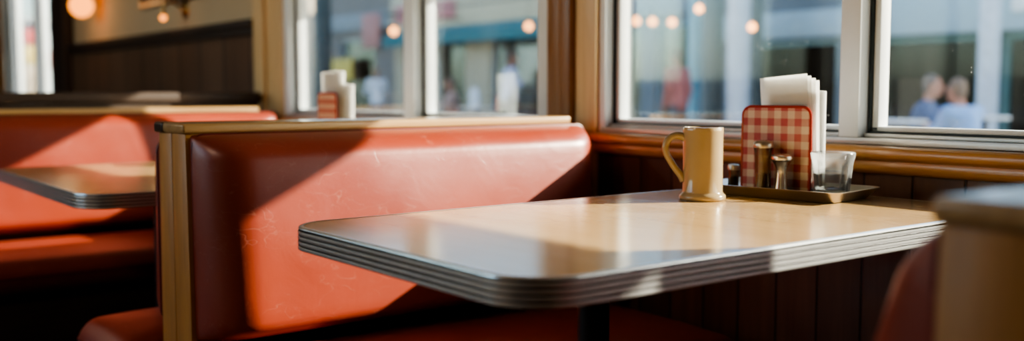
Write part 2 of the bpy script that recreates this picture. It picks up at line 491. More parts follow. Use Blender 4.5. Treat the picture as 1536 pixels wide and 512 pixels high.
def window(name, x0, x1, mulls, z0=.845, z1=2.04, jamb=.045, extra=None):
    """aluminium frame, inner sashes with gaskets, one pane per light"""
    root = bpy.data.objects.new(name, None); COL.objects.link(root); root.location = ((x0+x1)/2, WY, z0); root['kind'] = 'structure'
    ox = (x0+x1)/2
    bm = new_bm()
    yf, yb = -.022, .056
    H = z1-z0
    bx(bm, x0-ox, x0+jamb-ox, yf, yb, 0, H, .003)
    bx(bm, x1-jamb-ox, x1-ox, yf, yb, 0, H, .003)
    bx(bm, x0+jamb-ox, x1-jamb-ox, yf+.004, yb, H-.05, H, .003)
    obj('frame', bm, M['white_alu'], root)
    bm = new_bm()
    bx(bm, x0+jamb*.6-ox, x1-jamb*.6-ox, yf-.006, yb, -.001, .012, .002)
    bx(bm, x0+jamb-ox, x1-jamb-ox, yf+.016, yb, .012, .020, .002)
    obj('sill_rail', bm, M['alu'], root)
    for (a, b) in mulls:
        bm = new_bm()
        bx(bm, a-ox, b-ox, yf-.004, yb, .012, H-.05, .003)
        obj('mullion', bm, M['white_alu'], root)
    ed = [x0+jamb] + [v for m_ in mulls for v in m_] + [x1-jamb]
    for i in range(0, len(ed), 2):
        a, b = ed[i]-ox, ed[i+1]-ox
        zb, zt = .020, H-.05
        bm = new_bm(); w = .007
        for (p0, p1, q0, q1) in ((a, a+w, zb, zt), (b-w, b, zb, zt), (a, b, zb, zb+w*.6), (a, b, zt-w, zt)):
            bx(bm, p0, p1, .006, .050, q0, q1)
        obj('gasket', bm, M['gasket'], root, smooth=False)
        bm = new_bm(); s = .014
        a2, b2, zb2, zt2 = a+w, b-w, zb+w*.6, zt-w
        for (p0, p1, q0, q1) in ((a2, a2+s, zb2, zt2), (b2-s, b2, zb2, zt2), (a2, b2, zb2, zb2+s*.7), (a2, b2, zt2-s, zt2)):
            bx(bm, p0, p1, .012, .046, q0, q1, .002)
        sash = obj('sash', bm, M['white_alu'], root)
        bm = new_bm(); bx(bm, a2+s*.5, b2-s*.5, .031, .035, zb2+s*.4, zt2-s*.5)
        obj('pane', bm, M['glass'], sash, smooth=False)
    return root
window('window_1', -1.942, .50, [(-1.216,-1.170), (-.36,-.305)], jamb=.022)
window('window_2', -3.860, -2.150, [(-2.912,-2.845)], jamb=.05)
window('window_3', -9.41, -7.58, [(-9.30,-9.04), (-8.27,-8.16)])
# bare upper casing over the openings
struct('trim_11', bx(new_bm(), -4.08, 1.2, WY-.03, WY-.002, 2.045, 2.13, .004), M['oak_x'])

# ================================================================== booths
def cushion_bm(s, L, x_in, x_top, x_bot, z0, z1, bulge=.014, ry=.085, rt=.05, rb=.05):
    """upholstered back pad: a pillow-shaped front over a flat back"""
    bm = new_bm()
    ya, yb = .0, L-.004
    def samp(a, b, ra, rb_, n):
        out = [a + ra*(1-math.cos(PI/2*i/10)) for i in range(10)]
        out += [a+ra + (b-rb_-a-ra)*i/n for i in range(n+1)]
        out += [b - rb_*(1-math.cos(PI/2*(9-i)/10)) for i in range(10)]
        return out
    def g(d, r):
        t = max(0., min(1., d/r)); q = 2.15
        return max(0., 1-(1-t)**q)**(1/q)
    Y = samp(ya, yb, ry, ry, 40); Z = samp(z0, z1, rb, rt, 18)
    grid = []
    for y in Y:
        row = []
        for z in Z:
            k = (z-z0)/(z1-z0); v = (y-ya)/(yb-ya)
            th = (x_bot + (x_top-x_bot)*k) - x_in
            th += bulge*(4*v*(1-v))**.7*(4*k*(1-k))**.8
            h = th*g(min(y-ya, yb-y), ry)*g(z-z0, rb)*g(z1-z, rt)
            h += .003*mnoise.noise(Vector((y*4.5, z*5, 1.3)))*min(1, h/.05)
            # soften the outline's corners
            row.append(bm.verts.new((s*(x_in+h), y, z)))
        grid.append(row)
    for a in range(len(Y)-1):
        for b in range(len(Z)-1):
            bm.faces.new((grid[a][b], grid[a+1][b], grid[a+1][b+1], grid[a][b+1]))
    edge = [grid[a][0] for a in range(len(Y))] + [grid[-1][b] for b in range(1, len(Z))] + [grid[a][-1] for a in range(len(Y)-2, -1, -1)] + [grid[0][b] for b in range(len(Z)-2, 0, -1)]
    bm.faces.new(edge)
    return bm

def piping_loop(s, x, y0, y1, z0, z1, r=.05, rad=.0045):
    bm = new_bm()
    o = rrect(y0, y1, z0, z1, r, 8)
    tube(bm, [(s*x, a, b) for a, b in o], rad, 8, closed=True)
    return bm

def booth(name, label, x, y, L, front, rear, rear_seat=True, dz=0., pad=(.122, .160, .085)):
    """front/rear: +1 or -1 direction the front side faces"""
    root = thing(name, label, 'booth', (x, y, 0))
    s = front
    for (a, b, mm) in ((-.077, -.003, 'oak'), (-.001, .077, 'oak')):
        bm = new_bm()
        def tp(v):
            if v.co.z < .4: v.co.x *= 1.26
        bx(bm, a, b, -.008, .0265, 0, .866+dz, .003, 2, tp)
        obj('end_plank', bm, M[mm], root)
    obj('back_core', bx(new_bm(), -.062, .062, .027, L-.05, .02, .864+dz), M['varnish'], root, smooth=False)
    bm = new_bm(); rounded_box(bm, -.082, .082, -.014, (L-.04 if pad[0] > .16 else L-.085), .8665+dz, .8865+dz, .006, n=(3,12,2))
    cp = obj('top_cap', bm, M['oak_y'], root)
    bm = new_bm(); rounded_box(bm, -.0835, -.03*1 if s > 0 else .0835, -.0165, .022, .8655+dz, .8875+dz, .006, n=(3,3,2)) if s > 0 else rounded_box(bm, .03, .0835, -.0165, .022, .8655+dz, .8875+dz, .006, n=(3,3,2))
    obj('worn_corner', bm, M['varnish'], cp)
    for sd, on, seat in ((s, True, True), (-s, rear, rear_seat)):
        if not on: continue
        if sd == s:
            ck_ = obj('back_cushion', cushion_bm(sd, L, .0635, pad[0], pad[1], .451, .8655+dz, .014, pad[2]), M['leather'], root)
            obj('piping', piping_loop(sd, .085, .004, L-.001, .454, .8635+dz, .022, .0032), M['piping'], ck_)
        else:
            ck_ = obj('back_cushion', cushion_bm(sd, L, .0635, .172, .195, .455, .850, .010, .022), M['leather'], root)
            obj('piping', piping_loop(sd, .120, .002, L-.001, .454, .852, .03, .0032), M['piping'], ck_)
        if not seat: continue
        ys = .0 if sd == s else -.10
        D = (.645 if abs(pad[0]-.168) < 1e-6 else .60) if sd == s else .45
        bm = new_bm()
        def warp(p, u, sd=sd):
            z = p.z
            if u.z > 0: z += .016*(1-u.x**4)*(1-abs(u.y)**8) - .006*max(0, u.x)
            return Vector((sd*p.x, p.y, z))
        rounded_box(bm, .085, D, ys, L-.005, .315, .422, .045, n=(14,30,2), warp=warp, rs=(.05,.05,.048))
        sc_ = obj('seat_cushion', bm, M['leather'], root)
        bm = new_bm()
        o = rrect(.10, D-.002, ys+.002, L-.006, .05, 8)
        tube(bm, [(sd*a, b, .376) for a, b in o], .0045, 8, closed=True)
        obj('piping', bm, M['piping'], sc_)
        bm = new_bm(); bx(bm, min(sd*.08, sd*(D-.06)), max(sd*.08, sd*(D-.06)), .03, L-.01, .004, .3135, .004)
        obj('seat_base', bm, M['darkwood'], root)
    return root

YE = .683
booth('diner_booth', 'red leather booth with wooden end post, facing the mug table', -2.015, .690, 1.024, +1, True, True, 0., (.168, .208, .095))
booth('diner_booth', 'blurred red booth end with wood side at the right edge', -.300, YE, 1.062, -1, True, False, -.011, (.112, .240, .03))
booth('diner_booth', 'far red booth behind the table at the left edge', -3.93, YE-.28, 1.062+.28, +1, False)

# dark partition behind the far booth
pr = thing('wooden_partition', 'dark stained low partition standing behind the far red booth', 'partition', (-4.045, .2, 0))
obj('partition_panel', bx(new_bm(), -.018, .018, 0, 1.535, .004, .905), M['darkwood'], pr, smooth=False)
obj('partition_rail', bx(new_bm(), -.034, .034, -.01, 1.54, .906, .946, .008, 3), M['darkwood'], pr)

# ================================================================== tables
def table(label, x0, x1, y0, y1, h, px, py):
    cx, cy = (x0+x1)/2, (y0+y1)/2
    root = thing('diner_table', label, 'table', (cx, cy, 0))
    R = [.075, .03, .03, .072]
    T = .0340
    bm = new_bm()
    loop_prism(bm, rrect(x0-cx+.004, x1-cx-.004, y0-cy+.004, y1-cy-.004, [r-.003 for r in R], 14), h-T+.004, h)
    obj('tabletop', bm, M['laminate'], root, angle=30)
    # ribbed metal edge: swept profile (offset outwards, z)
    prof = [(-.006, h+.0004), (-.001, h+.0006), (.0015, h-.0005), (.002, h-.0025)]
    nr = 4; zt, zb = h-.0035, h-T
    rh = (zt-zb)/nr
    flags = [0, 0, 0]
    for i in range(nr):
        z = zt - i*rh
        seq = [(-.0022, z), (-.0022, z-rh*.19), (.0016, z-rh*.22), (.0027, z-rh*.30), (.0030, z-rh*.60), (.0027, z-rh*.90), (.0018, z-rh*.99)]
        flags += [1, 1, 1, 0, 0, 0, 0]
        prof += seq
    prof += [(-.004, zb-.001), (-.006, zb+.004)]
    flags += [0, 0, 0]
    rings = []
    for (off, z) in prof:
        o = rrect(x0-cx-off, x1-cx+off, y0-cy-off, y1-cy+off, [r+off for r in R], 14)
        rings.append([(a, b, z) for a, b in o])
    bm = new_bm(); vr = [[bm.verts.new(p_) for p_ in r] for r in rings]
    n = len(vr[0])
    for i in range(len(vr)-1):
        for k in range(n):
            f_ = bm.faces.new((vr[i][k], vr[i][(k+1)%n], vr[i+1][(k+1)%n], vr[i+1][k]))
            f_.material_index = flags[i] if i < len(flags) else 0
    obj('metal_edge', bm, [M['edge'], M['groove']], root, angle=50)
    bm = new_bm()
    tube(bm, [(px-cx, py-cy, .03), (px-cx, py-cy, h-T-.012)], .0245, 28)
    obj('pedestal', bm, M['iron'], root)
    bm = new_bm()
    bx(bm, px-cx-.16, px-cx+.16, py-cy-.035, py-cy+.035, h-T-.014, h-T+.003, .003); bx(bm, px-cx-.035, px-cx+.035, py-cy-.2, py-cy+.2, h-T-.014, h-T+.003, .003)
    obj('mounting_plate', bm, M['iron'], root)
    bm = new_bm()
    lathe(bm, [(0, .001), (.19, .001), (.195, .006), (.19, .014), (.06, .034), (.03, .05), (0, .05)], 40, (px-cx, py-cy, 0))
    obj('base', bm, M['iron'], root)
    return root
TX0, TX1, TY0, TY1, TH = -1.402, -.808, .640, 1.705, .750
table('tan laminate table with ribbed metal edge holding the mug and tray', TX0, TX1, TY0, TY1, TH, -1.115, 1.012)
FH = .722
table('far tan table at the left edge before the blurred booth', -3.26, -2.30, .58, 1.70, FH, -2.62, .86)

# ================================================================== mug
mg = thing('coffee_mug', 'tall tan ceramic mug with looped handle on the near table', 'mug', (-1.242, 1.396, TH+.0005))
Hm = .134
prof = [(0, .004), (.034, .003), (.0395, 0), (.0425, .002), (.0432, .006), (.0425, .0095), (.0385, .0125), (.0368, .016), (.0366, .05), (.0366, .118),
        (.0370, .126), (.0372, .131), (.0362, .1338), (.0345, .134), (.0332, .1320), (.0328, .127)]
bm = new_bm(); lathe(bm, prof + [(.0325, .10), (.0325, .012), (0, .010)], 64)
obj('cup_body', bm, M['mug'], mg, angle=60)
bm = new_bm(); lathe(bm, [(.0323, .112), (.0323, .1305), (.0318, .1305), (.0318, .1115), (.0323, .112)], 48)
obj('inner_band', bm, M['mug_in'], mg)
bm = new_bm(); lathe(bm, [(0, .1185), (.0322, .1185), (.0322, .1165), (0, .1165)], 48)
obj('coffee', bm, M['coffee'], mg)
hd = Vector((-.609, -.793, 0))
pts = []
ctrl = [(.0335,.114),(.038,.1165),(.0475,.1185),(.057,.116),(.0655,.108),(.0690,.097),(.0668,.085),(.060,.072),(.051,.0585),(.043,.0485),(.038,.042),(.0345,.036)]
# Catmull-Rom
def crom(P, n=6):
    out = []
    for i in range(len(P)-1):
        p0, p1, p2, p3 = P[max(i-1,0)], P[i], P[i+1], P[min(i+2,len(P)-1)]
        for k in range(n):
            u = k/n
            out.append(tuple(.5*((2*b)+(-a+c_)*u+(2*a-5*b+4*c_-d)*u*u+(-a+3*b-3*c_+d)*u**3) for a, b, c_, d in zip(p0,p1,p2,p3)))
    out.append(P[-1]); return out
cr = crom(ctrl)
n = len(cr)
bm = new_bm()
tube(bm, [hd*a + Vector((0,0,b)) for a, b in cr], [.0062 + .0022*(abs(i/(n-1)-.5)*2)**3 for i in range(n)], 14)
obj('handle', bm, M['mug'], mg, angle=60)

# ================================================================== tray and its things
TA = math.radians(7.5)
TC = Vector((-1.196, 1.578, TH+.0006))
def on_tray(lx, ly, z=0.0):
    return (TC.x + lx*math.cos(TA) - ly*math.sin(TA), TC.y + lx*math.sin(TA) + ly*math.cos(TA), TC.z + z)
TZ = .0042     # tray's inner floor
bm = new_bm()
def ring(hx, hy, r, z): return [(a, b, z) for a, b in rrect(-hx, hx, -hy, hy, r, 6)]
seqs = [ring(.132,.068,.012,.0), ring(.136,.072,.014,.001), ring(.150,.086,.02,.0175), ring(.154,.090,.022,.0195), ring(.1545,.0905,.022,.0208),
        ring(.153,.089,.022,.0212), ring(.1485,.0845,.019,.0195), ring(.135,.071,.013,.0042), ring(.131,.067,.011,.0035)]
vr = [[bm.verts.new(p_) for p_ in r] for r in seqs]; n = len(vr[0])
for i in range(len(vr)-1):
    for k in range(n): bm.faces.new((vr[i][k], vr[i][(k+1)%n], vr[i+1][(k+1)%n], vr[i+1][k]))
bm.faces.new(list(reversed(vr[0]))); bm.faces.new(vr[-1])
tr = obj('serving_tray', bm, M['steel'], None, angle=50, loc=tuple(TC), rotz=TA)
tag(tr, 'shallow steel tray holding shakers, napkin holder and tumbler', 'tray')

def panel_bm(w, h, d, r, y):
    """upright rounded panel, x across, z up"""
    bm = new_bm()
    o = rrect(-w/2, w/2, 0, h, [.006, r, r, .006], 10)
    a = [bm.verts.new((p_[0], y-d/2, p_[1])) for p_ in o]; b = [bm.verts.new((p_[0], y+d/2, p_[1])) for p_ in o]
    n = len(o); bm.faces.new(a); bm.faces.new(list(reversed(b)))
    for i in range(n): bm.faces.new((a[i], b[i], b[(i+1)%n], a[(i+1)%n]))
    return bm
def holder(name, label, loc, rotz, W=.150, Hh=.166, D=.046):
    root = thing(name, label, 'napkin holder', loc, rotz)
    fp = obj('front_panel', panel_bm(W-.004, Hh-.002, .003, .017, 0), M['gingham'], root, angle=40)
    bm = new_bm(); tube(bm, [(a, 0, b) for a, b in rrect(-W/2+.001, W/2-.001, .001, Hh-.001, [.006,.018,.018,.006], 8)], .0030, 8, closed=True)
    obj('rim', bm, M['red_rim'], fp)
    bp = obj('back_panel', panel_bm(W*.98, Hh*.70, .0022, .012, D), M['clear_plate'], root, angle=40)
    bm = new_bm(); bx(bm, -W/2+.004, W/2-.004, .002, D-.002, .0008, .003, .0008)
    obj('bottom_plate', bm, M['steel'], root, smooth=False)
    return root
HL = on_tray(-.032, .018, TZ)
holder('napkin_holder', 'red gingham napkin holder standing on the steel tray', HL, TA)
# napkins: thin folded sheets standing between the panels
def napkin_bm(w, h, d=.0016, seed=0):
    rnd = random.Random(seed); bm = new_bm()
    nx, nz = 8, 10; ph = rnd.uniform(0, 6)
    def P(i, k, s):
        x = -w/2 + w*i/nx; z = h*k/nz
        y = s*d/2*(1+.5*(k/nz)) + .0012*math.sin(x*45+ph)*(k/nz)**2
        return (x, y, z)
    F = [[bm.verts.new(P(i,k,-1)) for k in range(nz+1)] for i in range(nx+1)]
    B = [[bm.verts.new(P(i,k,1)) for k in range(nz+1)] for i in range(nx+1)]
    for i in range(nx):
        for k in range(nz):
            bm.faces.new((F[i][k], F[i+1][k], F[i+1][k+1], F[i][k+1])); bm.faces.new((B[i][k], B[i][k+1], B[i+1][k+1], B[i+1][k]))
    for i in range(nx):
        bm.faces.new((F[i][0], B[i][0], B[i+1][0], F[i+1][0])); bm.faces.new((F[i][nz], F[i+1][nz], B[i+1][nz], B[i][nz]))
    for k in range(nz):
        bm.faces.new((F[0][k], F[0][k+1], B[0][k+1], B[0][k])); bm.faces.new((F[nx][k], B[nx][k], B[nx][k+1], F[nx][k+1]))
    return bm
def put_napkins(base, rotz, specs, label_group):
    protos = {}
    ca, sa = math.cos(rotz), math.sin(rotz)
    for (lx, ly, w, h, tilt, lean, key, label, grp) in specs:
        if (w, h) not in protos:
            o = obj('paper_napkin', napkin_bm(w, h, seed=len(protos)), M['paper'], None)
            protos[(w, h)] = o
        else:
            o = protos[(w, h)].copy(); COL.objects.link(o)
        o.location = (base[0]+lx*ca-ly*sa, base[1]+lx*sa+ly*ca, base[2]+.0042)
        o.rotation_euler = (lean, tilt, rotz)
        tag(o, label, 'napkin', grp)
sp_ = []
for i in range(4):
    sp_.append((.026 + .0024*i, .0070+.0042*i, .100, .221 - .0035*i, -.085+.020*i, -.010+.003*i, 't',
                'white paper napkin in the taller front sheaf of the napkin holder', 'taller napkins in the near holder'))
for i in range(6):
    sp_.append((.030+.0012*i, .0285+.0026*i, .092, .192, .004*i-.006, .010+.004*i, 's',
                'white paper napkin in the shorter rear sheaf of the napkin holder', 'shorter napkins in the near holder'))
put_napkins(HL, TA, sp_, '')

# tall shaker
def shaker(name, label, loc, prof_glass, fill, cap_prof, cap_mat, body_mat, flute=10, fr=None, seg=60, fill_mat='pepper'):
    root = thing(name, label, 'shaker', loc)
    bm = new_bm(); lathe(bm, prof_glass, seg, flute=flute, depth=.07, frange=fr)
    obj('shaker_body', bm, M[body_mat], root, angle=40)
    if fill:
        bm = new_bm(); lathe(bm, fill, 32); obj('contents', bm, M[fill_mat], root)
    bm = new_bm(); lathe(bm, cap_prof, 40)
    cp = obj('shaker_cap', bm, M[cap_mat], root, angle=40)
    zt = max(z for r, z in cap_prof)
    bm = new_bm()
    for k in range(6):
        a = k*PI/3
        lathe(bm, [(0, zt+.0003), (.0011, zt+.0003), (.0011, zt-.0008), (0, zt-.0008)], 8, (.006*math.cos(a), .006*math.sin(a), -.0002))
    obj('pour_holes', bm, M['groove'], cp)
    return root
shaker('pepper_shaker', 'tall smoky glass shaker standing before the gingham panel', on_tray(-.040, -.014, TZ),
       [(0,.0004),(.0165,.0004),(.0175,.003),(.0165,.008),(.0158,.03),(.0160,.06),(.0172,.080),(.0185,.088),(.0170,.088),(.0150,.07),(.0138,.03),(.013,.009),(0,.008)],
       [(0,.0085),(.0128,.0085),(.0132,.036),(0,.038)],
       [(0,.1005),(.010,.1003),(.0165,.0985),(.0192,.0955),(.0196,.089),(.0188,.0865),(.0175,.0865),(.0175,.0895),(0,.0898)], 'bronze', 'shaker_glass', 8, (.008,.086), fill_mat='spice')
shaker('salt_shaker', 'short flared chrome shaker between the tall shaker and tumbler', on_tray(-.0015, -.011, TZ),
       [(0,.0004),(.0135,.0004),(.0142,.003),(.0132,.010),(.0112,.024),(.0100,.036),(.0102,.045),(.0125,.054),(.0165,.0605),(.0185,.0625),(.0150,.0630),(0,.0630)], None,
       [(0,.0765),(.009,.0762),(.0165,.0745),(.0205,.0715),(.0212,.067),(.0200,.0640),(.0185,.0632),(0,.0632)], 'chrome', 'chrome', 14, (.003,.05))
shaker('toothpick_jar', 'small dark glass jar at the tray end beside the mug', on_tray(-.126, .018, TZ),
       [(0,.0004),(.0105,.0004),(.0112,.002),(.0108,.012),(.0112,.037),(.0098,.037),(.0094,.006),(0,.005)],
       [(0,.0055),(.0092,.0055),(.0094,.024),(0,.025)],
       [(0,.0490),(.006,.0488),(.0112,.047),(.0120,.044),(.0120,.0375),(0,.0375)], 'bronze', 'shaker_glass', 0, None)
# tumbler
tb = thing('glass_tumbler', 'clear faceted glass tumbler of water on the tray end', 'glass', on_tray(.086, .022, TZ))
bm = new_bm()
lathe(bm, [(0,.0004),(.028,.0004),(.0305,.002),(.0315,.006),(.0365,.060),(.0395,.072),(.0405,.080),(.0398,.0815),(.0385,.0812),(.0372,.072),(.0342,.058),(.0285,.014),(.024,.0115),(0,.011)], 60, flute=10, depth=.055, frange=(.004,.062))
obj('tumbler_body', bm, M['clear_glass'], tb, angle=30)
bm = new_bm(); lathe(bm, [(0,.0113),(.0235,.0117),(.0275,.0145),(.0305,.042),(.0300,.0428),(0,.0425)], 48)
obj('water', bm, solid_glass('water', (.93,.95,.96), .01, milk=.05), tb, angle=40)

# holder and napkins on the far table
FL = (-2.885, 1.475, FH+.001)
holder('napkin_holder', 'blurred gingham napkin holder on the far table by window', FL, 0., .128, .222, .05)
sp2 = []
for i in range(6):
    sp2.append((.012+.002*i, .007+.003*i, .098, .285, -.05+.012*i, 0, 't', 'white paper napkin in the taller sheaf of the far holder', 'taller napkins in the far holder'))
for i in range(5):
    sp2.append((.045+.002*i, .028+.003*i, .085, .245, .01*i, .01, 's', 'white paper napkin in the shorter sheaf of the far holder', 'shorter napkins in the far holder'))
put_napkins(FL, 0., sp2, '')
tp = thing('glass_tumbler', 'small clear glass beside the far napkin holder', 'glass', (-2.68, 1.52, FH+.001))
bm = new_bm(); lathe(bm, [(0,.0004),(.028,.0004),(.03,.003),(.036,.125),(.0345,.126),(.028,.012),(0,.011)], 40)
obj('tumbler_body', bm, M['clear_glass'], tp)

# ================================================================== far wall fittings
M['globe'] = emit('lamp_globe_glow', (1.0,.30,.045), 1.8)
M['brass'] = plain('brass', (.45,.27,.10), .3, 1., var=.15)
def sconce(label, x, z, r, watt, arm=True):
    root = thing('wall_sconce', label, 'lamp', (x, WY-.001, z))
    bm = new_bm(); lathe(bm, [(0,0),(.045,0),(.05,.006),(.03,.016),(0,.018)], 28)
    for v in bm.verts: v.co = Vector((v.co.x, -v.co.z, v.co.y+.05))
    obj('wall_plate', bm, M['brass'], root)
    bm = new_bm(); tube(bm, [(0,-.015,.05), (0,-.07,.085), (0,-.11,.07), (0,-.115,r*.8)], .007, 10); obj('arm', bm, M['brass'], root)
    bm = new_bm(); lathe(bm, [(0,-r)] + [(r*math.cos(a), r*math.sin(a)) for a in [(-80+20*i)*PI/180 for i in range(9)]] + [(0,r)], 32, (0,-.115,0))
    obj('globe', bm, M['globe'], root)
    ld = bpy.data.lights.new('sconce_light', 'POINT'); ld.energy = watt; ld.color = (1,.6,.28); ld.shadow_soft_size = r*1.05
    lo = bpy.data.objects.new('sconce_light', ld); COL.objects.link(lo); lo.parent = root; lo.location = (0, -.115-r*1.4, .0)
    return root
sconce('glowing globe wall sconce on the cream wall, top left', -6.55, 1.475, .072, 1.1)
sconce('small warm glow low on the cream wall', -5.05, 1.315, .016, .07)  # small wall glow, built with the sconce parts
pf = thing('picture_frame', 'dark framed picture hung high on the cream wall', 'picture', (-5.14, WY-.002, 1.405), 0)
bm = new_bm(); w_, h_ = .56, .5
for (a, b, c_, d) in ((-w_, w_, 0, .035), (-w_, w_, h_-.035, h_), (-w_, -w_+.035, .035, h_-.035), (w_-.035, w_, .035, h_-.035)): bx(bm, a, b, -.03, 0, c_, d, .004)
obj('frame', bm, M['varnish'], pf)
obj('picture', bx(new_bm(), -w_+.03, w_-.03, -.016, -.006, .03, h_-.03), plain('dull_print', (.08,.09,.09), .4, nscale=4, var=.6), pf, smooth=False)

# unseen pendants added above the aisle for the room's warm fill
def pendant(label, x, y):
    root = thing('fill_pendant', label, 'lamp', (x, y, 1.95), 0, 'added fill pendants above the aisle')
    bm = new_bm(); lathe(bm, [(.03,.20),(.06,.19),(.16,.05),(.19,0),(.185,0),(.155,.05),(.055,.18),(.03,.19)], 36); obj('lamp_shade', bm, M['brass'], root)
    bm = new_bm(); tube(bm, [(0,0,.19),(0,0,ZC-1.95)], .005, 8); obj('cord', bm, M['iron'], root)
    bm = new_bm(); lathe(bm, [(0,.02),(.03,.04),(.045,.08),(.03,.12),(.02,.17),(0,.17)], 24); obj('bulb', bm, M['globe'], root)
    ld = bpy.data.lights.new('fill_light', 'POINT'); ld.energy = 9; ld.color = (1,.86,.70); ld.shadow_soft_size = .06
    lo = bpy.data.objects.new('fill_light', ld); COL.objects.link(lo); lo.parent = root; lo.location = (0,0,-.03)
for i, (x, y) in enumerate(((-1.7,-1.0), (-3.4,-1.0), (-5.4,-1.0))): pendant('unseen brass pendant added as fill over the aisle', x, y)

# ================================================================== street outside
CAMP = Vector((0,0,.95))
M['asphalt'] = plain('asphalt', (.13,.135,.14), .85, var=.2, nscale=4)
M['paving'] = plain('paving', (.22,.22,.215), .85, var=.12, nscale=2)
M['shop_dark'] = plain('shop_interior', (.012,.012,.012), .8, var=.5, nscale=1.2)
M['shop_glass'] = pane_glass('shop_glass', .1, (.70,.80,.82), .3)
g = new_bm(); bx(g, -90, 25, WY+.085, 4.6, -.2, 0); struct('near_sidewalk', g, M['paving'], smooth=False)
g = new_bm(); bx(g, -90, 25, 4.6, 8.6, -.25, -.13); struct('road', g, M['asphalt'], smooth=False)
GZ = -.10
g = new_bm(); bx(g, -90, 25, 8.6, 30, -.25, GZ); struct('far_sidewalk', g, M['paving'], smooth=False)

# unseen awning added so its front edge shades the aisle side of the tables
aw = thing('shade_awning', 'unseen fabric awning added to shade the diner tables', 'awning', (-1.6, WY+.085, 2.12))
bm = new_bm()
def awn(bm, x0, x1, y0, z0, y1, z1, drop):
    a = [bm.verts.new(p_) for p_ in ((x0,y0,z0),(x1,y0,z0),(x1,y1,z1),(x0,y1,z1))]; b = [bm.verts.new((p_.co.x, p_.co.y, p_.co.z+.02)) for p_ in a]
    for f_ in ((0,1,2,3),): bm.faces.new([a[i] for i in f_]); bm.faces.new([b[i] for i in reversed(f_)])
    for i in range(4): bm.faces.new((a[i], a[(i+1)%4], b[(i+1)%4], b[i]))
    bx(bm, x0, x1, y1-.008, y1+.008, z1-drop, z1)
AWY, AWZ = 2.75, 1.703
awn(bm, -3.9, 3.6, 0, .25, AWY-WY-.085, AWZ+.16-2.12, .16)
obj('canopy', bm, plain('awning_canvas', (.10,.16,.14), .8), aw, smooth=False)
# unseen post added to cast the shadow band on the far booth
for i, (x, y) in enumerate(((-3.04,2.66),)):
    bm = new_bm(); tube(bm, [(x+1.6, y-WY-.085, -2.119), (x+1.6, y-WY-.085, AWZ+.15-2.12)], .036, 20); obj('shadow_post', bm, M['iron'], aw)

GZ = -.10
def building(label, x0, x1, y, col, h, fascia, fz, fh, openings_, depth=4.0, base_col=None, canopy=None, sign=None, frame_col=(.5,.55,.57)):
    """one storefront: walls, fascia, canopy, shop windows with frames and panes, a dim interior"""
    cx = (x0+x1)/2
    root = thing('storefront', label, 'building', (cx, y, GZ))
    col = tuple(q*.8 for q in col); fascia = tuple(q*.85 for q in fascia)
    wm = plain('wall_paint', col, .8, var=.08, nscale=1.5)
    bm = new_bm()
    xs = [x0-cx]
    for o in openings_: xs += [o[0]-cx, o[1]-cx]
    xs.append(x1-cx)
    top = fz
    for i in range(0, len(xs), 2):
        if xs[i+1]-xs[i] > .01: bx(bm, xs[i], xs[i+1], 0, .3, .001, top)
    for o in openings_:
        if o[2] > .02: bx(bm, o[0]-cx, o[1]-cx, .02, .3, .001, o[2])
        if o[3] < top-.02: bx(bm, o[0]-cx, o[1]-cx, 0, .3, o[3], top)
    bx(bm, x0-cx, x1-cx, 0, .3, top, h)
    obj('wall', bm, wm, root, smooth=False)
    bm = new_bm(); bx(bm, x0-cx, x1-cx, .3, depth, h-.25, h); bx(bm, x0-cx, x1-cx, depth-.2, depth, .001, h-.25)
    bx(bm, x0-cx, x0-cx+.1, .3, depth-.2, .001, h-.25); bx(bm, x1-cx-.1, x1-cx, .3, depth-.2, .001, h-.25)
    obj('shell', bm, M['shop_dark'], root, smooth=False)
    bm = new_bm(); bx(bm, x0-cx+.02, x1-cx-.02, -.12, -.005, fz, fz+fh, .01); obj('fascia', bm, plain('fascia_paint', fascia, .6, var=.06), root)
    if canopy:
        ccol, c0, c1, cz, cd, out = canopy
        bm = new_bm(); awn(bm, c0-cx, c1-cx, -.01, cz+cd+.25, -out, cz+cd, cd); obj('canopy', bm, plain('canopy_canvas', ccol, .75, var=.1), root, smooth=False)
    for (a, b, c_, d, *rest) in sign or []:
        bm = new_bm(); bx(bm, a-cx, b-cx, -.17, -.125, c_, d, .01); obj('sign_board', bm, plain('sign_paint', rest[0], .6, var=.1), root)
    fm = plain('shop_frame', frame_col, .5)
    for o in openings_:
        a, b, z0, z1 = o[0]-cx, o[1]-cx, max(o[2], .03), o[3]
        bm = new_bm(); w = .07
        for (p0, p1, q0, q1) in ((a, a+w, z0, z1), (b-w, b, z0, z1), (a+w, b-w, z1-w, z1), (a+w, b-w, z0, z0+w)): bx(bm, p0, p1, .08, .18, q0, q1)
        k = max(1, round((b-a)/1.6))
        for i in range(1, k):
            xm = a + (b-a)*i/k; bx(bm, xm-.03, xm+.03, .08, .18, z0+w, z1-w)
        wf = obj('shop_window', bm, fm, root, smooth=False)
        obj('pane', bx(new_bm(), a+w, b-w, .125, .135, z0+w, z1-w), M['shop_glass'], wf, smooth=False)
    return root
FY = 13.5
building('long grey terrace far down the street at left', -80, -31.5, FY, (.42,.40,.37), 4.4, (.5,.47,.43), 2.9, .5,
         [(-78+6*i, -74+6*i, .6, 2.6) for i in range(7)])
building('brown and grey shopfront seen past the far napkin holder', -31.5, -22.6, FY, (.33,.29,.26), 4.2, (.33,.36,.38), 2.7, .45,
         [(-30.2,-29.0,.1,2.5), (-28.0,-26.4,.4,2.5), (-25.6,-23.6,.4,2.5)], sign=[(-26.2,-24.6,1.35,1.95,(.72,.52,.10)), (-24.0,-23.1,2.2,3.1,(.55,.25,.22))])
